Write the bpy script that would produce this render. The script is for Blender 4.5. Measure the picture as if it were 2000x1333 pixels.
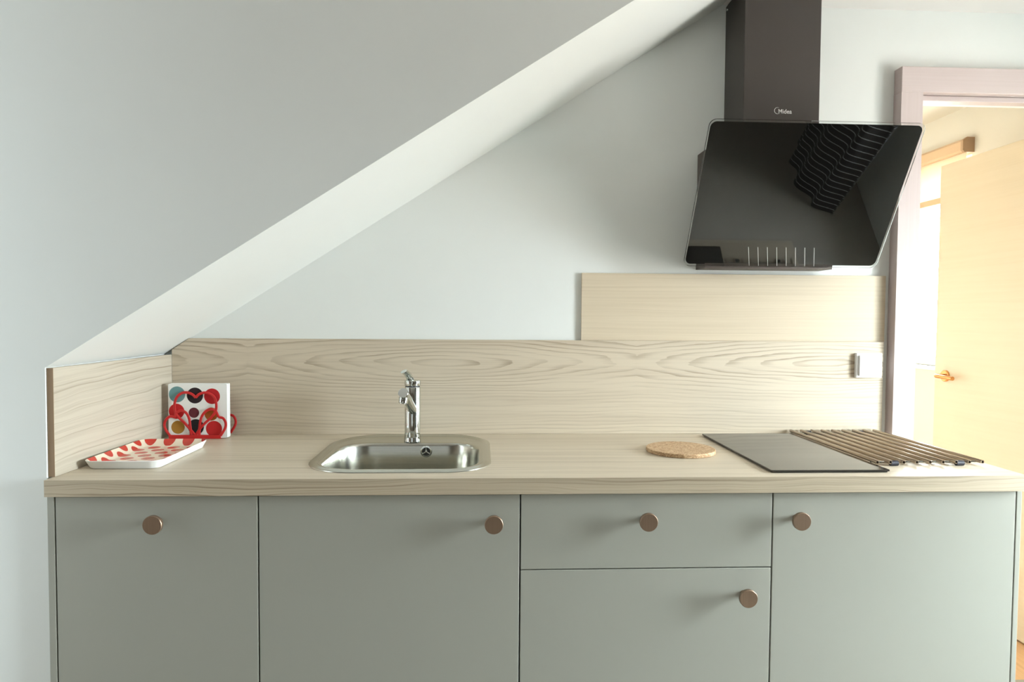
import bpy, bmesh, math, random
from mathutils import Vector, Matrix
random.seed(4)
S = bpy.context.scene
C = S.collection
for o in list(bpy.data.objects): bpy.data.objects.remove(o)

# ------------------------------------------------------------------ camera
CAMP = (0.972, -1.4894, 1.2699); YAW, PITCH, ROLL, FPX = 2.7365, 2.0533, 0.3998, 1275.0
a, b, c = (math.radians(v) for v in (YAW, PITCH, ROLL))
fw = Vector((math.sin(a)*math.cos(b), math.cos(a)*math.cos(b), -math.sin(b)))
r0 = Vector((math.cos(a), -math.sin(a), 0)); u0 = r0.cross(fw)
rt = math.cos(c)*r0 + math.sin(c)*u0; up = -math.sin(c)*r0 + math.cos(c)*u0
cam = bpy.data.cameras.new('camera'); cam.sensor_width = 36; cam.sensor_fit = 'HORIZONTAL'
cam.lens = FPX/2000*36; cam.clip_start = 0.02
camo = bpy.data.objects.new('camera', cam); C.objects.link(camo)
camo.matrix_world = Matrix(((rt.x, up.x, -fw.x, CAMP[0]), (rt.y, up.y, -fw.y, CAMP[1]), (rt.z, up.z, -fw.z, CAMP[2]), (0, 0, 0, 1)))
S.camera = camo

# ------------------------------------------------------------------ world, daylight through the windows, added fill lamps, exposure
w = bpy.data.worlds.new('world'); S.world = w; w.use_nodes = True
# overcast sky above the horizon, dimmer ground below it
wt = w.node_tree; bg = wt.nodes['Background']
tc = wt.nodes.new('ShaderNodeTexCoord'); sx_ = wt.nodes.new('ShaderNodeSeparateXYZ'); mr = wt.nodes.new('ShaderNodeMapRange'); mx = wt.nodes.new('ShaderNodeMix')
mr.interpolation_type = 'SMOOTHSTEP'; mr.inputs[1].default_value = -.06; mr.inputs[2].default_value = .06
mx.data_type = 'RGBA'; mx.inputs[6].default_value = (.24, .225, .21, 1); mx.inputs[7].default_value = (.83, .95, 1.0, 1)
wt.links.new(tc.outputs['Generated'], sx_.inputs[0]); wt.links.new(sx_.outputs[2], mr.inputs[0])
wt.links.new(mr.outputs[0], mx.inputs[0]); wt.links.new(mx.outputs[2], bg.inputs[0])
bg.inputs[1].default_value = 88.0
def area(name, loc, rot, sx, sy, power, col):
    l = bpy.data.lights.new(name, 'AREA'); l.shape = 'RECTANGLE'; l.size = sx; l.size_y = sy
    l.energy = power; l.color = col
    o = bpy.data.objects.new(name, l); C.objects.link(o); o.location = loc; o.rotation_euler = rot
    return o
R90 = math.pi/2
def portal(*k):
    o = area(*k, 1, (1, 1, 1)); o.data.cycles.is_portal = True
portal('daylight_kitchen_window', (3.885, -0.40, 1.21), (0, R90, 0), 1.38, 0.74)      # faces -X
portal('daylight_bedroom_window', (3.425, 2.01, 1.555), (0, R90, 0), 1.05, 0.82)
area('rear_fill', (0.75, -3.165, 1.45), (R90, 0, 0), 1.5, 1.1, 2.4, (0.86, 0.97, 1.0))           # faces +Y, fill lamp added behind the camera, also for chrome highlights
area('side_fill', (-0.745, -0.45, 1.20), (0, -R90, 0), 2.0, 0.5, 9.0, (0.82, 0.95, 1.0))       # faces +X, fill lamp added in front of the solid left wall
S.view_settings.view_transform = 'Standard'; S.view_settings.look = 'None'
S.view_settings.gamma = 1; S.view_settings.use_curve_mapping = False
S.view_settings.exposure = 0.13

# ------------------------------------------------------------------ material helpers
def lin(v):
    v /= 255
    return v/12.92 if v <= 0.04045 else ((v+0.055)/1.055)**2.4
def rgb(r, g, b): return (lin(r), lin(g), lin(b), 1)
class NT:
    def __init__(s, name):
        s.m = bpy.data.materials.new(name); s.m.use_nodes = True
        s.t = s.m.node_tree; s.p = s.t.nodes['Principled BSDF']
    def n(s, typ, **kw):
        x = s.t.nodes.new(typ)
        for k, v in kw.items(): setattr(x, k, v)
        return x
    def put(s, sock, v):
        if isinstance(v, bpy.types.NodeSocket): s.t.links.new(v, sock)
        else: sock.default_value = v
    def M(s, op, a, b=0.0, c=0.0, clamp=False):
        x = s.n('ShaderNodeMath', operation=op, use_clamp=clamp)
        s.put(x.inputs[0], a); s.put(x.inputs[1], b); s.put(x.inputs[2], c)
        return x.outputs[0]
    def pos(s):
        g = s.n('ShaderNodeNewGeometry'); q = s.n('ShaderNodeSeparateXYZ'); s.t.links.new(g.outputs['Position'], q.inputs[0])
        return q.outputs
    def obj(s):
        g = s.n('ShaderNodeTexCoord'); q = s.n('ShaderNodeSeparateXYZ'); s.t.links.new(g.outputs['Object'], q.inputs[0])
        return q.outputs
    def vec(s, x, y, z):
        q = s.n('ShaderNodeCombineXYZ'); s.put(q.inputs[0], x); s.put(q.inputs[1], y); s.put(q.inputs[2], z); return q.outputs[0]
    def noise(s, v, scale, detail=3, rough=.55, dist=0):
        x = s.n('ShaderNodeTexNoise'); s.put(x.inputs['Vector'], v)
        x.inputs['Scale'].default_value = scale; x.inputs['Detail'].default_value = detail
        x.inputs['Roughness'].default_value = rough; x.inputs['Distortion'].default_value = dist
        return x.outputs['Fac']
    def smooth(s, v, lo, hi):
        x = s.n('ShaderNodeMapRange', interpolation_type='SMOOTHSTEP'); s.put(x.inputs[0], v)
        s.put(x.inputs[1], lo); s.put(x.inputs[2], hi); return x.outputs[0]
    def mix(s, f, a, b):
        x = s.n('ShaderNodeMix', data_type='RGBA'); s.put(x.inputs[0], f); s.put(x.inputs[6], a); s.put(x.inputs[7], b); return x.outputs[2]
    def col(s, v): s.put(s.p.inputs['Base Color'], v)
    def bump(s, h, strength=.1, dist=.001):
        x = s.n('ShaderNodeBump'); x.inputs['Strength'].default_value = strength; x.inputs['Distance'].default_value = dist
        s.put(x.inputs['Height'], h); s.t.links.new(x.outputs[0], s.p.inputs['Normal'])
    def set(s, **kw):
        for k, v in kw.items(): s.p.inputs[k.replace('_', ' ')].default_value = v
        return s.m
def plain(name, col, rough=.5, metal=0.0, **kw):
    t = NT(name); t.col(col); t.p.inputs['Roughness'].default_value = rough; t.p.inputs['Metallic'].default_value = metal
    return t.set(**kw)
def paint(name, col, rough=.6, bump=.04):
    t = NT(name); g = t.n('ShaderNodeNewGeometry')
    n1 = t.noise(g.outputs['Position'], 3.0, 2); n2 = t.noise(g.outputs['Position'], 260, 2)
    d = tuple(v*.955 for v in col[:3]) + (1,)
    t.col(t.mix(n1, col, d)); t.bump(n2, bump, .001); t.p.inputs['Roughness'].default_value = rough
    return t.m

LW, DW = rgb(207, 194, 173), rgb(146, 127, 104)
def wood_arches(name):          # cathedral grain, long axis X, seen in XZ
    t = NT(name); x, y, z = t.pos()
    v = t.vec(t.M('MULTIPLY', x, 1.0), 0.0, t.M('MULTIPLY', z, 6.0))
    wob = t.M('MULTIPLY', t.M('SUBTRACT', t.noise(v, 2.2, 2), .5), .035)
    wob2 = t.M('MULTIPLY', t.M('SUBTRACT', t.noise(t.vec(t.M('MULTIPLY', x, 3.0), 3.3, t.M('MULTIPLY', z, 30.0)), 2.0, 3), .5), .008)
    xx = t.M('PINGPONG', t.M('SUBTRACT', x, .86), .61)
    h = t.M('SUBTRACT', t.M('ADD', z, wob), 1.128)
    gx = t.M('MULTIPLY', xx, .10)
    r = t.M('ADD', t.M('SQRT', t.M('ADD', t.M('MULTIPLY', gx, gx), t.M('MULTIPLY', h, h))), wob2)
    f = t.M('FRACT', t.M('MULTIPLY', r, 92.0))
    line = t.M('MULTIPLY', t.smooth(f, .45, .95), t.M('SUBTRACT', 1.0, t.smooth(f, .95, 1.0)))
    dens = t.smooth(t.noise(t.vec(t.M('MULTIPLY', x, .8), 7.1, t.M('MULTIPLY', z, 9.0)), 2.5, 3), .25, .65)
    streak = t.noise(t.vec(t.M('MULTIPLY', x, 2.5), 1.7, t.M('MULTIPLY', z, 190.0)), 1.0, 4)
    band = t.noise(t.vec(t.M('MULTIPLY', x, .5), 9.2, t.M('MULTIPLY', z, 26.0)), 1.0, 2)
    fac = t.M('ADD', t.M('MULTIPLY', t.M('MULTIPLY', line, dens), t.M('SUBTRACT', .72, t.M('MULTIPLY', t.smooth(t.M('ABSOLUTE', h), .03, .12), .42))), t.M('MULTIPLY', t.M('SUBTRACT', streak, .42), .6), clamp=True)
    fac = t.M('ADD', fac, t.M('MULTIPLY', t.M('SUBTRACT', band, .5), .55), clamp=True)
    t.col(t.mix(fac, LW, DW)); t.bump(streak, .08, .0005)
    return t.set(Roughness=.48)
def wood_streaks(name, axes='xy', lines=True, L=LW, D=DW, amt=.8, f2=110.0, slope=0.0, contrast=.55, la=.32):
    # long grain along axes[0], lines across axes[1]; also works on the edge (uses y+z)
    t = NT(name); P = dict(zip('xyz', t.pos()))
    u = P[axes[0]]; vsum = None
    for k in axes[1:]: vsum = P[k] if vsum is None else t.M('ADD', vsum, P[k])
    vsum = t.M('ADD', vsum, t.M('MULTIPLY', u, slope))
    warp = t.M('MULTIPLY', t.M('SUBTRACT', t.noise(t.vec(t.M('MULTIPLY', u, 1.6), t.M('MULTIPLY', vsum, 7.0), 2.0), 1.0, 3), .5), .06 if lines else .02)
    q = t.M('ADD', vsum, warp)
    s1 = t.noise(t.vec(t.M('MULTIPLY', u, 1.4), t.M('MULTIPLY', q, f2), 4.0), 1.0, 4, .6)
    s2 = t.noise(t.vec(t.M('MULTIPLY', u, .45), t.M('MULTIPLY', q, 27.0), 8.0), 1.0, 3)
    s3 = t.smooth(t.noise(t.vec(t.M('MULTIPLY', u, .9), t.M('MULTIPLY', q, f2*1.7), 1.0), 1.0, 2), .56, .74)
    fac = t.M('ADD', t.M('MULTIPLY', t.M('SUBTRACT', s1, .40), amt), t.M('MULTIPLY', t.M('SUBTRACT', s2, .5), contrast))
    fac = t.M('ADD', fac, t.M('MULTIPLY', s3, la if lines else .12), clamp=True)
    t.col(t.mix(fac, L, D)); t.bump(s1, .06, .0005)
    return t.set(Roughness=.45)

MAT = {}
MAT['wall'] = paint('white_wall_paint', rgb(236, 239, 236))
MAT['taupe_wall'] = paint('taupe_wall_paint', rgb(140, 126, 112))
MAT['ceiling'] = paint('ceiling_paint', rgb(236, 232, 228))
MAT['cream'] = paint('cream_wall_paint', rgb(216, 210, 197))
MAT['wood_splash'] = wood_arches('oak_laminate_arched_grain')
MAT['wood_top'] = wood_streaks('oak_laminate_worktop', 'xyz', amt=1.15, contrast=.7, f2=120.0, la=.6)
MAT['wood_side'] = wood_streaks('oak_laminate_side_panel', 'yz', slope=-.03, contrast=.75, amt=1.0, f2=90.0, la=.55, L=rgb(190, 180, 163), D=rgb(126, 110, 90))
MAT['wood_edge'] = wood_streaks('oak_edge_band', 'zx', L=rgb(150, 124, 96), D=rgb(112, 88, 66), lines=False)
MAT['wood_upper'] = wood_streaks('oak_laminate_upper_panel', 'xz', L=rgb(210, 195, 171), D=rgb(160, 138, 108), f2=150.0, amt=.7, contrast=.35, lines=False)
MAT['casing'] = wood_streaks('limed_wood_casing', 'zx', L=rgb(202, 187, 184), D=rgb(184, 166, 161), f2=160.0, contrast=.2, lines=False)
MAT['casing_h'] = wood_streaks('limed_wood_casing_head', 'xz', L=rgb(202, 187, 184), D=rgb(184, 166, 161), f2=160.0, contrast=.2, lines=False)
MAT['leaf'] = wood_streaks('pale_maple_door', 'yz', L=rgb(204, 188, 162), D=rgb(192, 172, 142), f2=60.0, contrast=.25, lines=False)
MAT['floor'] = wood_streaks('grey_oak_floor', 'yx', L=rgb(156, 149, 138), D=rgb(120, 112, 102), f2=60.0)
MAT['floor_warm'] = wood_streaks('warm_oak_floor', 'yx', L=rgb(214, 170, 124), D=rgb(180, 130, 86), f2=60.0)
MAT['cabinet'] = paint('grey_green_lacquer', rgb(163, 163, 152), .38, .015)
MAT['carcass'] = plain('cabinet_carcass', rgb(96, 96, 90), .6)
MAT['dark'] = plain('dark_plinth', rgb(60, 60, 58), .6)
t = NT('brushed_bronze'); n_ = t.noise(t.vec(t.M('MULTIPLY', t.obj()[0], 400.0), 0.0, t.obj()[2]), 1.0, 3)
t.col(t.mix(n_, rgb(154, 131, 110), rgb(134, 111, 92))); MAT['knob'] = t.set(Roughness=.42, Metallic=.75)
t = NT('brushed_stainless'); q = t.obj(); n_ = t.noise(t.vec(t.M('MULTIPLY', q[0], 6.0), t.M('MULTIPLY', q[1], 6.0), t.M('MULTIPLY', q[2], 300.0)), 1.0, 2)
t.col(t.mix(n_, rgb(204, 204, 196), rgb(186, 184, 174))); t.p.inputs['Anisotropic'].default_value = .3
MAT['steel'] = t.set(Roughness=.2, Metallic=1.0)
MAT['chrome'] = plain('polished_chrome', rgb(214, 218, 216), .06, 1.0)
MAT['rod'] = plain('satin_steel_rod', rgb(176, 160, 142), .28, 1.0)
MAT['rubber'] = plain('black_rubber', rgb(30, 30, 44), .5)
MAT['flue'] = plain('matt_black_steel', rgb(64, 58, 54), .42, .3)
MAT['hood_body'] = plain('dark_hood_steel', rgb(78, 68, 62), .45, .3)
MAT['black_glass'] = plain('black_enamel_backing', rgb(30, 28, 26), .7)
MAT['black_glass'].node_tree.nodes['Principled BSDF'].inputs['Specular IOR Level'].default_value = 0.0
MAT['hob'] = plain('ceramic_glass_hob', rgb(26, 24, 22), .07, IOR=1.62)
MAT['hob_edge'] = plain('hob_dark_edge', rgb(36, 34, 32), .35)
MAT['mark'] = plain('white_print', rgb(220, 220, 216), .5)
MAT['white'] = plain('white_plastic', rgb(240, 240, 238), .32)
MAT['red'] = plain('red_lacquered_steel', rgb(196, 32, 34), .38)
MAT['brass'] = plain('copper_brass', rgb(206, 150, 96), .28, 1.0)
MAT['taupe'] = plain('taupe_blind_cassette', rgb(196, 166, 132), .5)
MAT['taupe_cap'] = plain('taupe_end_cap', rgb(164, 134, 104), .5)
t = NT('blind_fabric'); t.col(rgb(248, 236, 212)); t.p.inputs['Transmission Weight'].default_value = .35; MAT['blind'] = t.set(Roughness=.9)
MAT['pvc'] = plain('white_window_frame', rgb(244, 244, 240), .4)
t = NT('clear_glass'); t.col((.96, .985, .975, 1)); MAT['glass'] = t.set(Roughness=0.0, Transmission_Weight=1.0, IOR=1.5)
t = NT('cork'); g = t.n('ShaderNodeTexCoord'); n1 = t.noise(g.outputs['Object'], 260, 3); n2 = t.noise(g.outputs['Object'], 90, 2)
t.col(t.mix(t.smooth(t.M('ADD', t.M('MULTIPLY', n1, .6), t.M('MULTIPLY', n2, .4)), .38, .64), rgb(158, 122, 86), rgb(214, 184, 146))); t.bump(n1, .4, .001); MAT['cork'] = t.set(Roughness=.85)

# ------------------------------------------------------------------ mesh helpers
def B(): return bmesh.new()
def box(bm, x0, x1, y0, y1, z0, z1, bev=0, seg=2):
    r = bmesh.ops.create_cube(bm, size=1)['verts']
    for v in r:
        v.co = Vector(((x0+x1)/2+v.co.x*(x1-x0), (y0+y1)/2+v.co.y*(y1-y0), (z0+z1)/2+v.co.z*(z1-z0)))
    if bev:
        es = list({e for v in r for e in v.link_edges})
        bmesh.ops.bevel(bm, geom=es, offset=bev, segments=seg, profile=.5, affect='EDGES')
    return bm
def lathe(bm, prof, n=40, mat=None):      # prof (r, h) about local Z
    mat = mat or Matrix(); rings = []
    for r, h in prof:
        if r < 1e-6: rings.append([bm.verts.new(mat @ Vector((0, 0, h)))])
        else: rings.append([bm.verts.new(mat @ Vector((r*math.cos(2*math.pi*k/n), r*math.sin(2*math.pi*k/n), h))) for k in range(n)])
    for A, Bq in zip(rings, rings[1:]):
        for k in range(n):
            k2 = (k+1) % n
            if len(A) == 1 and len(Bq) > 1: bm.faces.new((A[0], Bq[k], Bq[k2]))
            elif len(Bq) == 1 and len(A) > 1: bm.faces.new((A[k], A[k2], Bq[0]))
            elif len(A) > 1: bm.faces.new((A[k], A[k2], Bq[k2], Bq[k]))
    return bm
def align(p, d):       # matrix with local Z along d at p
    d = Vector(d).normalized(); return Matrix.Translation(Vector(p)) @ d.to_track_quat('Z', 'Y').to_matrix().to_4x4()
def prism(bm, poly, axis, a0, a1):       # poly 2D; axis 'y': (x,z), axis 'x': (y,z), axis 'z': (x,y)
    def P(u, v, w): return {'y': (u, w, v), 'x': (w, u, v), 'z': (u, v, w)}[axis]
    A = [bm.verts.new(P(u, v, a0)) for u, v in poly]; Bv = [bm.verts.new(P(u, v, a1)) for u, v in poly]
    n = len(poly); bm.faces.new(A); bm.faces.new(Bv[::-1])
    for k in range(n): bm.faces.new((A[k], Bv[k], Bv[(k+1) % n], A[(k+1) % n]))
    return bm
def tube(bm, pts, r, n=10, closed=False, sq=None):
    pts = [Vector(p) for p in pts]; N = len(pts); rings = []; prev = None
    for i, p in enumerate(pts):
        a_ = pts[(i-1) % N] if (closed or i > 0) else p; b_ = pts[(i+1) % N] if (closed or i < N-1) else p
        d = (b_-a_).normalized()
        nn = (prev - d*prev.dot(d)).normalized() if prev is not None else d.orthogonal().normalized()
        if prev is None and abs(d.y) < .9: nn = (Vector((0, 1, 0)) - d*d.y).normalized()
        prev = nn; bb = d.cross(nn); rr = r[i] if isinstance(r, (list, tuple)) else r
        ra, rb = sq if sq else (rr, rr)
        rings.append([bm.verts.new(p + nn*ra*math.cos(2*math.pi*k/n) + bb*rb*math.sin(2*math.pi*k/n)) for k in range(n)])
    for i in range(N if closed else N-1):
        A, Bq = rings[i], rings[(i+1) % N]
        for k in range(n): bm.faces.new((A[k], A[(k+1) % n], Bq[(k+1) % n], Bq[k]))
    if not closed: bm.faces.new(rings[0][::-1]); bm.faces.new(rings[-1])
    return bm
def spline(pts, n=8, closed=False):      # Catmull-Rom
    P = [Vector(p) for p in pts]; N = len(P); out = []
    for i in range(N if closed else N-1):
        g = (lambda k: P[k % N]) if closed else (lambda k: P[max(0, min(N-1, k))])
        p0, p1, p2, p3 = g(i-1), g(i), g(i+1), g(i+2)
        for k in range(n):
            t_ = k/n
            out.append(.5*((2*p1)+(p2-p0)*t_+(2*p0-5*p1+4*p2-p3)*t_*t_+(3*p1-p0-3*p2+p3)*t_**3))
    if not closed: out.append(P[-1])
    return out
def rrect(x0, x1, y0, y1, r, n=10):      # rounded rectangle outline, r: one radius or 4 (fl, fr, br, bl)
    rs = r if isinstance(r, (list, tuple)) else [r]*4; out = []
    for (cx, cy, sx, sy, a0), q in zip(((x0, y0, 1, 1, math.pi), (x1, y0, -1, 1, 1.5*math.pi), (x1, y1, -1, -1, 0), (x0, y1, 1, -1, .5*math.pi)), rs):
        for k in range(n+1):
            an = a0 + k/n*math.pi/2
            out.append((cx+sx*q+q*math.cos(an), cy+sy*q+q*math.sin(an)))
    return out
def obj(name, bm, mat, parent=None, smooth=False, label=None):
    bmesh.ops.recalc_face_normals(bm, faces=bm.faces)
    me = bpy.data.meshes.new(name); bm.to_mesh(me); bm.free()
    for m in (mat if isinstance(mat, (list, tuple)) else [mat]): me.materials.append(MAT[m] if isinstance(m, str) else m)
    o = bpy.data.objects.new(name, me); C.objects.link(o)
    if smooth:
        for p in me.polygons: p.use_smooth = True
        try: me.set_sharp_from_angle(angle=math.radians(35))
        except Exception: pass
    if parent is not None:
        off = Vector(parent['_o']) if '_o' in parent else Vector((0, 0, 0))
        for v in me.vertices: v.co -= off
        o['_o'] = list(off); o.parent = parent
    if label: o['label'] = label
    return o
def recenter(o, c):      # move a top-level one-mesh thing's origin
    c = Vector(c)
    for v in o.data.vertices: v.co -= c
    o.location = c; return o
def tag(o, label, cat, group=None):
    o['label'] = label; o['category'] = cat
    if group: o['group'] = group
    return o
def thing(name, loc, label, cat, group=None):
    o = bpy.data.objects.new(name, None); C.objects.link(o); o.empty_display_size = .05
    o.location = loc; o['_o'] = list(loc); return tag(o, label, cat, group)
def struct(name, bm, mat, parent=None, label=None):
    o = obj(name, bm, mat, parent)
    if parent is None: o['kind'] = 'structure'
    if label: o['label'] = label
    return o

# ------------------------------------------------------------------ room shell
WY = 0.59                      # face of the kitchen wall
ZC = 2.27; XL, XR, YR = -0.75, 3.35, -3.2
SL = 0.642
def slope(x): return 1.155 + SL*x
struct('floor', box(B(), XL-.1, XR+.1, YR-.1, .69, -.1, 0), 'floor', label='grey oak floor of the kitchen')
struct('floor_bedroom', box(B(), 1.7, XR+.1, .69, 3.1, -.1, 0), 'floor_warm', label='warm oak floor of the next room')
struct('ceiling', box(B(), XL-.1, XR+.1, YR-.1, .69, ZC, ZC+.1), 'ceiling', label='white flat ceiling above the extractor hood')
# kitchen wall with the doorway
DX0, DX1, DZ = 2.366, 3.125, 2.0
bm = B(); prism(bm, [(-.06, 0), (DX0, 0), (DX0, DZ), (DX1, DZ), (DX1, 0), (XR, 0), (XR, ZC), (-.05, ZC)], 'y', WY, .69)
struct('wall_back', bm, 'wall', label='white wall behind the worktop')
bm = B(); prism(bm, [(XL, 0), (-.0085, 0), (-.0085, slope(-.0085)), ((ZC-1.155)/SL, ZC), (XL, ZC)], 'y', .026, WY)
struct('wall_sloped', bm, 'wall', label='white wall with sloping underside over the worktop')
# right outer wall with kitchen window and bedroom window openings
def wall_x(name, x0, x1, ya, yb, z1, holes, mat):
    bm = B(); ys = ya
    for (h0, h1, k0, k1) in holes:
        box(bm, x0, x1, ys, h0, 0, z1)
        if k0 > 0: box(bm, x0, x1, h0, h1, 0, k0)
        box(bm, x0, x1, h0, h1, k1, z1); ys = h1
    box(bm, x0, x1, ys, yb, 0, z1)
    return struct(name, bm, mat)
wall_x('wall_right', XR, XR+.1, YR, .69, ZC, [(-.77, -.03, .52, 1.9)], 'wall')['label'] = 'white wall with the kitchen window'
wall_x('wall_bedroom', XR, XR+.1, .69, 3.0, 2.32, [(1.60, 2.42, 1.03, 2.08)], 'cream')['label'] = 'cream wall around the bright bedroom window'
wall_x('wall_left', XL-.1, XL, YR, .1, ZC, [], 'taupe_wall')['label'] = 'taupe wall beside the kitchen niche'
struct('wall_rear', box(B(), XL-.1, XR+.1, YR-.1, YR, 0, ZC), 'taupe_wall', label='taupe wall facing the kitchen')
w3 = struct('added_window_3', box(B(), -.05, 0, YR, YR+.03, .85, 2.05), 'pvc', label='white window frame added around the rear fill lamp')  # unseen frame added around the rear fill lamp, the wall behind is solid
for nm, bx in (('stile', (1.5, 1.55, .85, 2.05)), ('rail', (0, 1.5, .85, .9)), ('rail', (0, 1.5, 2.0, 2.05))):
    obj(nm, box(B(), bx[0], bx[1], YR, YR+.03, bx[2], bx[3]), 'pvc', w3)
struct('wall_far', box(B(), 1.7, XR+.1, 3.0, 3.1, 0, 2.32), 'cream', label='cream far wall of the next room')
struct('wall_inner', box(B(), 1.7, 1.8, .69, 3.0, 0, 2.32), 'cream', label='cream inner wall of the next room')
struct('ceiling_bedroom', box(B(), 1.7, XR+.1, .69, 3.1, 2.32, 2.42), 'cream', label='cream ceiling of the next room')
# next room window: frame, sash, pane
w1 = struct('window_1', box(B(), XR+.02, XR+.07, 1.60, 1.65, 1.03, 2.08), 'pvc', label='bright white window beyond the doorway')
for nm, bx in (('jamb', (1.97, 2.03, 1.08, 2.03)), ('jamb', (2.37, 2.42, 1.03, 2.08)), ('rail', (1.65, 2.37, 1.03, 1.08)), ('rail', (1.65, 2.37, 2.03, 2.08))):
    obj(nm, box(B(), XR+.02, XR+.07, *bx, .004), 'pvc', w1)
obj('sill', box(B(), XR-.045, XR+.02, 1.55, 2.47, 1.012, 1.03, .003), 'pvc', w1)
# kitchen window, right of the picture
bm = B()      # unseen deep reveal, added to keep window light off the upper right wall
box(bm, XR+.1, 3.88, -.87, -.77, .42, 2.0); box(bm, XR+.1, 3.88, -.03, .07, .42, 2.0)
box(bm, XR+.1, 3.88, -.77, -.03, .42, .52); box(bm, XR+.1, 3.88, -.77, -.03, 1.9, 2.0)
struct('added_reveal', bm, 'wall', label='deep white reveal added around the kitchen window to cut its light')
w2 = struct('window_2', box(B(), 3.84, 3.88, -.77, -.73, .52, 1.9), 'pvc', label='white window lighting the kitchen from the right')
for nm, bx in (('stile', (-.07, -.03, .52, 1.9)), ('rail', (-.73, -.07, .52, .56)), ('rail', (-.73, -.07, 1.86, 1.9))):
    obj(nm, box(B(), 3.84, 3.88, *bx, .004), 'pvc', w2)
# door casing and lining
cas = struct('door_1', box(B(), 2.303, 2.374, .55, WY, 0, 1.996), 'casing', label='pale pinkish limed wood casing around the doorway')
obj('casing_head', box(B(), 2.303, 3.20, .55, WY, 1.996, 2.077, .002), 'casing_h', cas)
obj('casing_side', box(B(), 3.118, 3.20, .55, WY, 0, 1.996, .002), 'casing', cas)
obj('lining_head', box(B(), 2.374, 3.118, .575, .61, 1.978, 1.995, .002), 'casing_h', cas)

# ------------------------------------------------------------------ door leaf and the next room
leaf = thing('door_leaf', (3.12, .70, 0), 'pale maple door standing open beyond the casing, with a brass lever', 'door')
obj('panel', box(B(), 3.10, 3.14, .70, 1.468, .008, 1.986, .002), 'leaf', leaf)
hd = obj('lever_handle', lathe(B(), [(0, 0), (.026, 0), (.026, .008), (.024, .010), (0, .010)], 32, align((3.10, 1.395, 1.017), (-1, 0, 0))), 'brass', leaf, True, 'copper coloured lever handle')
bm = tube(B(), spline([(3.088, 1.395, 1.017), (3.058, 1.395, 1.017), (3.05, 1.385, 1.017), (3.05, 1.34, 1.016), (3.05, 1.285, 1.014)], 6), .009, 12)
obj('lever', bm, 'brass', hd, True)
bl = thing('roller_blind', (3.30, 1.6, 2.09), 'taupe roller blind cassette above the bedroom window', 'blind')
bm = B(); prism(bm, [(3.295, 2.098), (3.303, 2.090), (3.349, 2.090), (3.349, 2.155), (3.312, 2.155), (3.295, 2.140)], 'y', 1.60, 2.44)
obj('cassette', bm, 'taupe', bl)
bm = B(); prism(bm, [(3.290, 2.096), (3.300, 2.086), (3.349, 2.086), (3.349, 2.158), (3.310, 2.158), (3.290, 2.142)], 'y', 1.585, 1.60)
obj('end_cap', bm, 'taupe_cap', bl)
fb = obj('fabric', box(B(), 3.326, 3.328, 1.61, 2.42, 1.90, 2.09), 'blind', bl)
obj('bottom_bar', box(B(), 3.318, 3.336, 1.608, 2.422, 1.868, 1.900, .004), 'taupe', bl)

# ------------------------------------------------------------------ base cabinets
YD = .013
def knob(p, parent):
    m = align(p, (0, -1, 0))
    return obj('knob', lathe(B(), [(0, -.0), (.0075, 0), (.0065, .004), (.006, .022), (.0205, .0245), (.0212, .0255), (.0212, .0325), (.0202, .0338), (0, .0338)], 40, m), 'knob', parent, True, 'round brushed bronze knob')
def cabinet(x0, x1, label, fronts):
    cx = (x0+x1)/2
    t = thing('base_cabinet', (cx, .3, 0), label, 'cabinet', 'grey base cabinets under the worktop')
    bm = B(); e = .0005
    box(bm, x0+e, x0+.016, .034, .58, .10, .861); box(bm, x1-.016, x1-e, .034, .58, .10, .861)
    box(bm, x0+.016, x1-.016, .034, .58, .10, .116); box(bm, x0+.016, x1-.016, .572, .58, .116, .861)
    obj('body', bm, 'carcass', t)
    obj('plinth', box(B(), x0+e, x1-e, .07, .086, 0, .10), 'dark', t)
    for nm, z0, z1, kn in fronts:
        d = obj(nm, box(B(), x0+.0016, x1-.0016, YD, .032, z0, z1, .0012, 2), 'cabinet', t)
        knob((kn[0], YD, kn[1]), d)
    return t
cabinet(.016, .466, 'narrow grey base cabinet at the left end, below the red dotted tray', [('door', .105, .8585, (.245, .803))])
cabinet(.466, 1.066, 'wide grey base cabinet below the steel sink, knob at its top right', [('door', .105, .8585, (1.004, .797))])
cabinet(1.066, 1.666, 'grey base cabinet with a drawer above a door, below the cork mat', [('drawer_front', .6815, .8585, (1.361, .8)), ('door', .105, .679, (1.599, .618))])
cabinet(1.666, 2.266, 'wide grey base cabinet at the right end, below the black hob, knob at top left', [('door', .105, .8585, (1.722, .799))])
for x0, x1, lb in ((-.001, .0145, 'slim grey end panel at the left of the base cabinets'), (2.2675, 2.280, 'slim pale grey end panel at the right of the base cabinets')):
    tag(recenter(obj('end_panel', box(B(), x0, x1, YD, .585, 0, .8615, .001), 'cabinet'), ((x0+x1)/2, .3, 0)), lb, 'panel')

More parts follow.
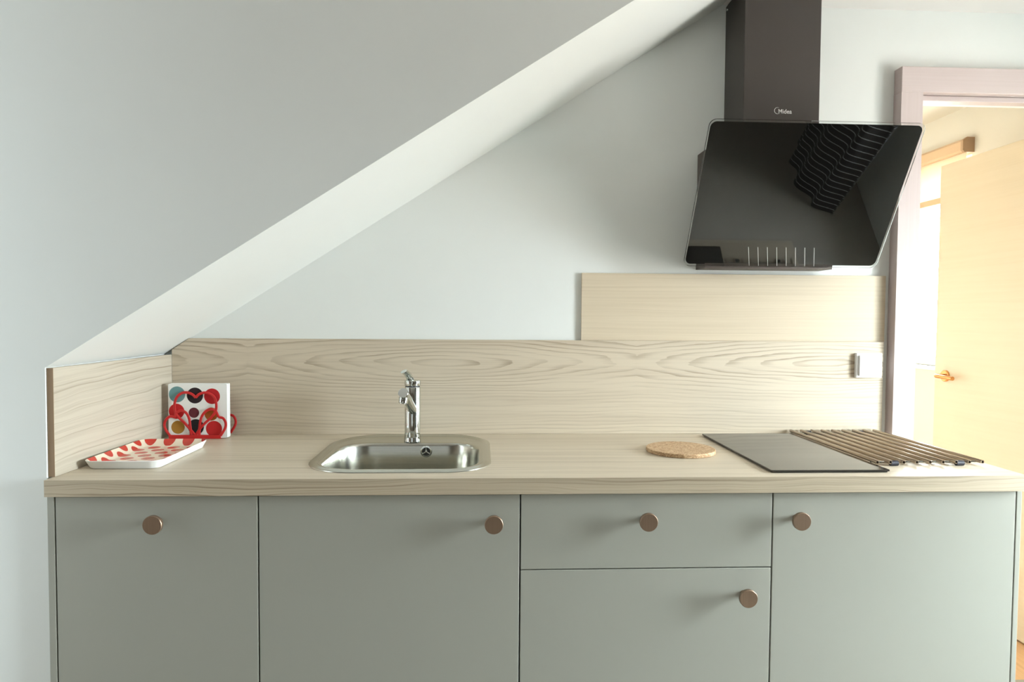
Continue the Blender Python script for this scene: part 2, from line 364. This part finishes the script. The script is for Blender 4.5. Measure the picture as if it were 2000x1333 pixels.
# ------------------------------------------------------------------ worktop with sink cut-out
SX0, SX1, SY0, SY1 = .539, 1.0, .054, .550
bm = B()
inner = rrect(SX0+.02, SX1-.02, SY0+.02, SY1-.06, .10, 8)
outer = [(.0015, 0), (2.283, 0), (2.283, WY-.0005), (.0015, WY-.0005)]
for z in (.8625, .90):
    vo = [bm.verts.new((x, y, z)) for x, y in outer]; vi = [bm.verts.new((x, y, z)) for x, y in inner]
    es = [bm.edges.new((vo[k], vo[(k+1) % 4])) for k in range(4)] + [bm.edges.new((vi[k], vi[(k+1) % len(vi)])) for k in range(len(vi)) if (vi[k].co-vi[(k+1) % len(vi)].co).length > 1e-6]
    bmesh.ops.triangle_fill(bm, use_beauty=True, edges=es)
    if z < .87: lo = (vo, vi)
    else: hi = (vo, vi)
for A, Bv in zip(lo, hi):
    n = len(A)
    for k in range(n):
        if (A[k].co-A[(k+1) % n].co).length > 1e-6: bm.faces.new((A[k], A[(k+1) % n], Bv[(k+1) % n], Bv[k]))
bm.verts.ensure_lookup_table()
for f in bm.faces:
    if all(abs(v.co.y) < 1e-6 for v in f.verts): f.material_index = 1
MAT['wood_front'] = wood_streaks('oak_laminate_front_edge', 'xz', amt=1.3, contrast=.8, f2=230.0, la=.8, L=rgb(192, 178, 154), D=rgb(122, 102, 78))
tag(obj('worktop', bm, ['wood_top', 'wood_front']), 'long oak-look laminate worktop over the grey cabinets', 'worktop')

bm = B(); prism(bm, [(.019, .9005), (2.281, .9005), (2.281, 1.199), (.071, 1.199), (.019, 1.164)], 'y', .572, WY-.0005)
tag(recenter(obj('splashback', bm, 'wood_splash'), (1.15, .58, .9)), 'long oak-look splashback with arched grain behind the tap', 'splashback')
sp = thing('side_splashback', (.01, .3, .9), 'short oak-look side panel at the left end of the worktop, brown front edge', 'splashback')
obj('panel', prism(B(), [(-.0075, .031), (.0065, .031), (.0185, .5715), (.0035, .5715)], 'z', .9005, 1.1485), 'wood_side', sp)
obj('edge_band', box(B(), -.0075, .0065, .030, .031, .9005, 1.1485), 'wood_edge', sp, label='brown front edge band')
tag(recenter(obj('upper_splashback', box(B(), 1.292, 2.288, WY-.009, WY-.0005, 1.199, 1.414, .0005, 1), 'wood_upper'), (1.79, .585, 1.2)), 'pale wood panel on the wall under the extractor hood', 'splashback')

# ------------------------------------------------------------------ sink
sk = thing('sink', (.768, .30, .90), 'stainless steel sink with rounded bowl set into the worktop', 'sink')
bm = B(); N = 11
def ring(x0, x1, y0, y1, r, z): return [bm.verts.new((x, y, z)) for x, y in rrect(x0, x1, y0, y1, r, N)]
orad = [.130, .115, .14, .150]
def oring(d, z): return ring(SX0+d, SX1-d, SY0+d, SY1-d, [q-d for q in orad], z)
BX0, BX1, BY0, BY1 = .571, .967, .090, .424
def bring(d, z, r=.095): return ring(BX0+d, BX1-d, BY0+d, BY1-d, max(r-d, .02), z)
rings = [oring(0, .9003), oring(.0006, .9018), oring(.008, .9032), oring(.0125, .9056), oring(.0155, .9062), oring(.0185, .9056), oring(.022, .9020), oring(.024, .9012),
         bring(-.012, .9012), bring(-.006, .9010), bring(-.002, .8995), bring(.0, .8965), bring(.002, .890), bring(.008, .83), bring(.012, .775), bring(.018, .762), bring(.034, .752), bring(.055, .750)]
for A, Bv in zip(rings, rings[1:]):
    n = len(A)
    for k in range(n): bm.faces.new((A[k], A[(k+1) % n], Bv[(k+1) % n], Bv[k]))
bm.faces.new(rings[-1])
bmesh.ops.remove_doubles(bm, verts=bm.verts, dist=1e-6)
o = obj('basin', bm, 'steel', sk, True)
mo = align((.814, .4185, .876), (0, -1, .08))
ov = obj('overflow', lathe(B(), [(.0105, -.002), (.0165, -.001), (.0168, .001), (.0150, .0028), (.0125, .003), (.0110, .001), (.0105, -.002)], 36, mo), 'chrome', sk, True, 'round chrome overflow grille')
obj('hole_shade_disc', lathe(B(), [(0, -.0012), (.0112, -.0012), (.0112, -.0008), (0, -.0008)], 30, mo), 'dark', ov, label='dark disc painted as the shade inside the overflow')  # solid dark disc, its colour stands in for the shaded hole
bm = B()
for k in range(3):
    an = math.radians(90+120*k) + math.pi
    tube(bm, [mo @ Vector((0, 0, .001)), mo @ Vector((.0118*math.sin(math.radians(180+120*k)), -.0118*math.cos(math.radians(180+120*k)), .001))], .0019, 8)
lathe(bm, [(0, .003), (.0035, .0025), (.004, 0), (0, -.0005)], 16, mo)
obj('spokes', bm, 'chrome', ov, True)
dr = obj('drain', lathe(B(), [(0, .7515), (.028, .7515), (.03, .7535), (.040, .754), (.045, .7505)], 40, Matrix.Translation((.768, .26, 0))), 'chrome', sk, True)

# ------------------------------------------------------------------ tap
FX, FY = .771, .447
fc = thing('faucet', (FX, FY, .9015), 'chrome single lever kitchen tap behind the sink bowl', 'faucet')
T0 = Matrix.Translation((FX, FY, 0))
obj('body', lathe(B(), [(0, .9016), (.0245, .9016), (.0245, .904), (.0238, .906), (.0232, .92), (.0230, 1.062), (.0222, 1.0635), (0, 1.0635)], 48, T0), 'chrome', fc, True)
obj('collar', lathe(B(), [(0, 1.0635), (.0215, 1.0635), (.0215, 1.067), (0, 1.067)], 48, T0), 'rubber', fc, True, 'dark seam ring under the cap')
cp = obj('cap', lathe(B(), [(0, 1.067), (.0232, 1.067), (.0238, 1.068), (.0238, 1.079), (.0225, 1.083), (.012, 1.085), (0, 1.0855)], 48, T0), 'chrome', fc, True)
pts = spline([(FX-.004, FY-.006, 1.080), (FX-.007, FY-.018, 1.092), (FX-.012, FY-.032, 1.104), (FX-.020, FY-.05, 1.113)], 6)
bm = B(); tube(bm, pts, 0, 12, sq=(.0045, .0105))
obj('lever', bm, 'chrome', cp, True, 'curved fin lever on top of the tap')
s0, s1 = Vector((FX+.002, FY-.012, .995)), Vector((.7605, .300, 1.062))
d = (s1-s0).normalized()
spt = obj('spout', tube(B(), [s0, s0.lerp(s1, .3), s0.lerp(s1, .8), s1-d*.001, s1], [.0135, .0135, .0142, .0142, .0132], 28), 'chrome', fc, True)
dn = Vector((-.12, -.32, -1)).normalized(); q0 = s1-d*.016
obj('aerator', lathe(B(), [(0, .004), (.0128, .004), (.0128, .020), (.0122, .0235), (.0095, .0240), (.009, .022), (0, .022)], 28, align(q0, dn)), 'chrome', spt, True)

# ------------------------------------------------------------------ hob
hb = thing('hob', (1.815, .28, .90), 'black ceramic glass hob set on the worktop next to the rod rack', 'hob')
obj('frame', box(B(), 1.676, 1.962, .041, .529, .9003, .9032), 'hob_edge', hb)
bm = B(); prism(bm, rrect(1.672, 1.966, .037, .533, .003, 4), 'z', .9032, .9072)
bmesh.ops.bevel(bm, geom=[e for e in bm.edges if all(v.co.z > .907 for v in e.verts)], offset=.0008, segments=1, affect='EDGES')
obj('glass_plate', bm, 'hob', hb)

# ------------------------------------------------------------------ steel rod trivet
rk = thing('rod_trivet', (2.11, .34, .90), 'steel rod trivet with black rubber feet at the right end of the worktop', 'trivet')
RZ = .9105; X0, PT = 1.975, .0345; Y0, Y1 = .103, .566
bm = B(); lathe(bm, [(.0033, 0), (.0045, 0), (.0048, .0006), (.0048, Y1-Y0-.0006), (.0045, Y1-Y0), (.0033, Y1-Y0), (.0033, .0), (.0033, 0)], 16, align((X0-2.11, Y0-.34, RZ-.90), (0, 1, 0)))
bmesh.ops.remove_doubles(bm, verts=bm.verts, dist=1e-7)
rk_first = None
for k in range(9):
    if k == 0:
        rod = obj('rod', bm, 'rod', None, True); rod.parent = rk
    else:
        q = rod.copy(); C.objects.link(q); q.location.x = k*PT; q.parent = rk
for y in (.122, .548):
    obj('crossbar', tube(B(), [(X0-.006, y, RZ-.0035), (X0+8*PT+.006, y, RZ-.0035)], .003, 10), 'chrome', rk, True)
    for k in (1, 6):
        x = X0+(k+.5)*PT
        obj('rubber_foot', lathe(B(), [(0, -.0105), (.0055, -.0105), (.0066, -.0095), (.0066, .0095), (.0055, .0105), (0, .0105)], 18, align((x-.005, y-.013 if y < .3 else y, .9068), (1, 0, 0))), 'rubber', rk, True, 'black rubber foot')

# ------------------------------------------------------------------ cork mat
ck = obj('cork_mat', lathe(B(), [(0, 0), (.092, 0), (.094, .0015), (.094, .0095), (.0925, .011), (0, .011)], 72), 'cork', None, True)
ck.location = (1.529, .292, .9002); tag(ck, 'round cork pot mat on the worktop left of the hob', 'mat')

# ------------------------------------------------------------------ switch
sw = thing('light_switch', (2.227, .572, 1.083), 'square white light switch on the splashback beside the door casing', 'light switch')
obj('frame', box(B(), 2.184, 2.270, .5595, .5718, 1.083, 1.163, .002), 'white', sw)
obj('rocker', box(B(), 2.192, 2.262, .5545, .5600, 1.090, 1.156, .0015), 'white', sw)

# ------------------------------------------------------------------ extractor hood
hdv = thing('extractor_hood', (1.86, WY-.001, 1.43), 'black angled glass extractor hood with tall flue on the wall', 'hood')
FXL, FXR, FYF = 1.745, 1.975, .432
obj('lower_flue', box(B(), FXL, FXR, FYF, WY-.001, 1.78, 2.262, .0015), 'flue', hdv)
obj('upper_flue', box(B(), FXL+.006, FXR-.006, FYF+.003, WY-.001, 2.262, 2.2695), 'flue', hdv)
TY, TZ, BYY, BZ = .285, 1.816, .505, 1.433
gu = Vector((0, TY-BYY, TZ-BZ)); GL = gu.length; gu.normalize(); gn = Vector((0, gu.z, -gu.y))*-1    # gn faces the room and down
if gn.y > 0: gn = -gn
GM = Matrix(((1, 0, gn.x, 1.9), (0, gu.y, gn.y, BYY), (0, gu.z, gn.z, BZ), (0, 0, 0, 1)))      # local x, up the glass, outward
def gpoly(x0, x1, v0, v1, r): return rrect(x0, x1, v0, v1, r, 8)
def gslab(poly, w0, w1):
    bm = B(); prism(bm, poly, 'z', w0, w1); bm.transform(GM); return bm
gl = obj('glass_panel', gslab(gpoly(-.305, .306, 0, GL, .020), -.006, 0), 'glass', hdv, label='clear rimmed front glass')
obj('black_backing', gslab(gpoly(-.300, .301, .006, GL-.007, .017), -.0075, -.0062), 'black_glass', gl, label='glossy black enamel behind the glass')
bm = B(); P = []
for v, wv in ((.012, -.0076), (GL-.03, -.0076)):
    q = GM @ Vector((0, v, wv)); P.append((q.y, q.z))
prism(bm, [(P[0][0], 1.4275), P[0], P[1], (WY-.001, P[1][1]+.0), (WY-.001, 1.4275)], 'x', 1.662, 2.066)
obj('body', bm, 'hood_body', hdv, label='dark steel housing behind the glass')
for k in range(8):
    x = -.099 + k*.0293
    o = obj('control_mark', gslab([(x-.0006, .004), (x+.0006, .004), (x-.0154, .066), (x-.0166, .066)], .0002, .0006), 'mark', gl)
cu = bpy.data.curves.new('t', 'FONT'); cu.body = 'Midea'; cu.size = .0185; cu.extrude = .0002; cu.offset = .0002; cu.space_character = 1.0
to = bpy.data.objects.new('t', cu); C.objects.link(to)
me = bpy.data.meshes.new_from_object(to.evaluated_get(bpy.context.evaluated_depsgraph_get())); bpy.data.objects.remove(to)
bm = B(); bm.from_mesh(me); xs = [v.co.x for v in bm.verts]; s_ = .0405/(max(xs)-min(xs)); mnx = min(xs)
for v in bm.verts: v.co = Vector(((v.co.x-mnx)*s_, v.co.y, v.co.z))
bm.transform(Matrix(((1, 0, 0, 1.8505), (0, 0, -1, FYF-.0006), (0, 1, 0, 1.8815), (0, 0, 0, 1))))
lo_ = obj('logo_lettering', bm, 'mark', hdv)
bm = B(); A1, A2 = [], []
for k in range(33):       # open crescent ring before the lettering
    an = math.radians(60 + k/32*270); wd = .0003 + .0014*math.sin(k/32*math.pi)
    cx_, cz_ = 1.8475, 1.8895
    for lst, rr in ((A1, .0098), (A2, .0098-wd)): lst.append((cx_+rr*math.cos(an), cz_+rr*math.sin(an)))
V1 = [bm.verts.new((x, FYF-.0006, z)) for x, z in A1]; V2 = [bm.verts.new((x, FYF-.0006, z)) for x, z in A2]
for k in range(32): bm.faces.new((V1[k], V1[k+1], V2[k+1], V2[k]))
obj('logo_ring', bm, 'mark', hdv)
obj('screw', lathe(B(), [(0, 0), (.004, 0), (.0035, .0025), (0, .003)], 14, align((FXL, .575, 2.247), (-1, 0, 0))), 'chrome', hdv, True)

# ------------------------------------------------------------------ napkin holder and napkins
HX, HY = .118, .522
nh = thing('napkin_holder', (HX, HY, .90), 'red metal napkin holder shaped like hearts in the worktop corner', 'napkin holder')
def hp(u, v, y):      # crop units of the plate drawing -> metres
    return (.042 + (u-250)*(.152/840), y, .9025 + (1137-v)*(.1215/657))
curves = [[(690, 480), (640, 430), (560, 398), (470, 405), (390, 465), (350, 570), (352, 690), (400, 790), (500, 885), (600, 1000), (672, 1085)],
          [(690, 480), (745, 425), (830, 398), (920, 415), (990, 470), (1020, 570), (1012, 690), (940, 800), (840, 890), (750, 990), (690, 1085)],
          [(610, 1085), (598, 960), (580, 820), (530, 725), (450, 690), (370, 730), (345, 790), (270, 785), (205, 840), (180, 920), (205, 1010), (270, 1100)],
          [(745, 1085), (748, 960), (775, 810), (840, 710), (925, 668), (1010, 700), (1060, 790), (1130, 815), (1172, 890), (1160, 980), (1085, 1100)]]
for nm, y in (('front_plate', .497), ('back_plate', .547)):
    bm = B()
    for cv in curves:
        tube(bm, spline([hp(u + (60 if y > .52 else 0), v, y) for u, v in cv], 5), 0, 8, sq=(.0013, .0039))
    box(bm, .042, .194, y-.001, y+.001, .9008, .9120)
    obj(nm, bm, 'red', nh)
obj('base', box(B(), .043, .193, 0.4985, .5455, .9002, .9016), 'red', nh)
t = NT('dotted_napkin_print'); q = t.obj(); colr = rgb(240, 242, 240)
for u, v, r_, cc in ((378, 430, 130, (108, 150, 152)), (668, 448, 130, (42, 30, 34)), (945, 460, 128, (186, 28, 34)), (368, 705, 125, (196, 30, 34)), (648, 728, 84, (96, 36, 44)),
                    (930, 750, 108, (172, 92, 32)), (388, 965, 108, (166, 120, 44)), (678, 960, 128, (34, 34, 38)), (972, 990, 130, (190, 30, 32))):
    x_, _, z_ = hp(u, v, 0)
    dx = t.M('SUBTRACT', q[0], x_-.126); dz = t.M('SUBTRACT', q[2], z_-.902)
    dd = t.M('SQRT', t.M('ADD', t.M('MULTIPLY', dx, dx), t.M('MULTIPLY', dz, dz)))
    colr = t.mix(t.M('LESS_THAN', dd, r_*.000183), colr, rgb(*cc))
t.col(colr); MAT['napkin_print'] = t.set(Roughness=.9)
MAT['napkin'] = plain('white_tissue', rgb(242, 243, 240), .9)
for k in range(3):
    y0 = .5015 + k*.0068
    bm = B(); pts = rrect(.039+random.uniform(0, .002), .2115+random.uniform(0, .002), .9022, 1.0660+random.uniform(-.002, 0), .003, 3)
    prism(bm, pts, 'y', y0, y0+.0064)
    o = recenter(obj('paper_napkin', bm, 'napkin_print' if k == 0 else 'napkin'), (.126, y0, .902))
    if k == 0: tag(o, 'white paper napkin printed with red, teal, black and ochre dots, frontmost in the red holder', 'napkin', 'paper napkins in the red holder')
    else: tag(o, 'plain white paper napkin stacked behind the dotted one in the red holder', 'napkin', 'paper napkins in the red holder')

# ------------------------------------------------------------------ tray
t = NT('red_oval_print'); q = t.obj()
cw, ch = .052, .070
row = t.M('FLOOR', t.M('DIVIDE', q[1], ch/2))
odd = t.M('MULTIPLY', t.M('MODULO', t.M('ABSOLUTE', row), 2.0), .5)
u = t.M('SUBTRACT', t.M('FRACT', t.M('ADD', t.M('DIVIDE', t.M('ADD', q[0], .0145), cw), odd)), .5)
v = t.M('SUBTRACT', t.M('FRACT', t.M('DIVIDE', q[1], ch/2)), .5)
dd = t.M('SQRT', t.M('ADD', t.M('POWER', t.M('MULTIPLY', u, cw), 2.0), t.M('POWER', t.M('MULTIPLY', v, ch/2), 2.0)))
n_ = t.noise(t.vec(t.M('MULTIPLY', q[0], 60.0), t.M('MULTIPLY', q[1], 60.0), 0.0), 1.0, 2)
redc = t.mix(n_, rgb(206, 40, 30), rgb(190, 62, 46))
t.col(t.mix(t.M('LESS_THAN', dd, .0158), rgb(242, 226, 204), redc)); MAT['tray_print'] = t.set(Roughness=.14)
bm = B(); TX0, TX1, TY0, TY1 = .0205, .206, .100, .388
def trng(d, z, r): return [bm.verts.new((x, y, z)) for x, y in rrect(TX0+d, TX1-d, TY0+d, TY1-d, r, 6)]
out = [trng(.013, .9003, .020), trng(.009, .9010, .022), trng(.001, .9175, .027), trng(.0, .9195, .028)]
inn = [trng(.0012, .9210, .027), trng(.0035, .9200, .026), trng(.018, .9050, .018), trng(.024, .9036, .015)]
seq = out+inn
for i, (A, Bv) in enumerate(zip(seq, seq[1:])):
    for k in range(len(A)):
        f = bm.faces.new((A[k], A[(k+1) % len(A)], Bv[(k+1) % len(A)], Bv[k])); f.material_index = 1 if i < 4 else 0
f = bm.faces.new(seq[0][::-1]); f.material_index = 1
bm.faces.new(seq[-1])
bmesh.ops.remove_doubles(bm, verts=bm.verts, dist=1e-6)
tr = tag(recenter(obj('tray', bm, ['tray_print', 'white'], None, True), (.112, .262, .90)), 'small white tray printed with red ovals in front of the napkins', 'tray')

# ------------------------------------------------------------------ striped curtain beside the kitchen window (seen only in the hood glass)
t = NT('striped_curtain_fabric'); q = t.pos()
f_ = t.M('FRACT', t.M('MULTIPLY', q[2], 24.0)); ln = t.M('LESS_THAN', f_, .15)
t.col(t.mix(ln, rgb(34, 30, 32), rgb(196, 200, 204))); MAT['curtain'] = t.set(Roughness=.85)
bm = B(); lo_v = []
path = spline([(3.10, -.87, 0), (2.99, -1.0, 0), (2.95, -1.25, 0), (3.05, -1.45, 0), (3.16, -1.68, 0)], 15); n = len(path)-1
for side, off in ((0, 0.0), (1, .003)):
    lo_v.append([[bm.verts.new((p.x+off+.028*math.sin(k*.5), p.y, z)) for k, p in enumerate(path)] for z in (.012, .7, 1.4, 2.16)])
for F in lo_v:
    for A, Bv in zip(F, F[1:]):
        for k in range(n): bm.faces.new((A[k], A[k+1], Bv[k+1], Bv[k]))
for e in (0, -1):
    for k in range(n): bm.faces.new((lo_v[0][e][k], lo_v[0][e][k+1], lo_v[1][e][k+1], lo_v[1][e][k]))
cu_ = thing('curtain', (3.05, -1.3, 0), 'dark curtain with thin pale stripes beside the kitchen window, mirrored in the hood glass', 'curtain')
obj('drape', bm, 'curtain', cu_, True)
obj('rail', tube(B(), [(3.05, -1.9, 2.17), (3.05, -.1, 2.17)], .012, 12), 'chrome', cu_, True)
for y in (-1.85, -.15): obj('bracket', box(B(), 3.05, XR-.0005, y-.01, y+.01, 2.16, 2.18), 'chrome', cu_)

for o in bpy.data.objects:
    if '_o' in o: del o['_o']
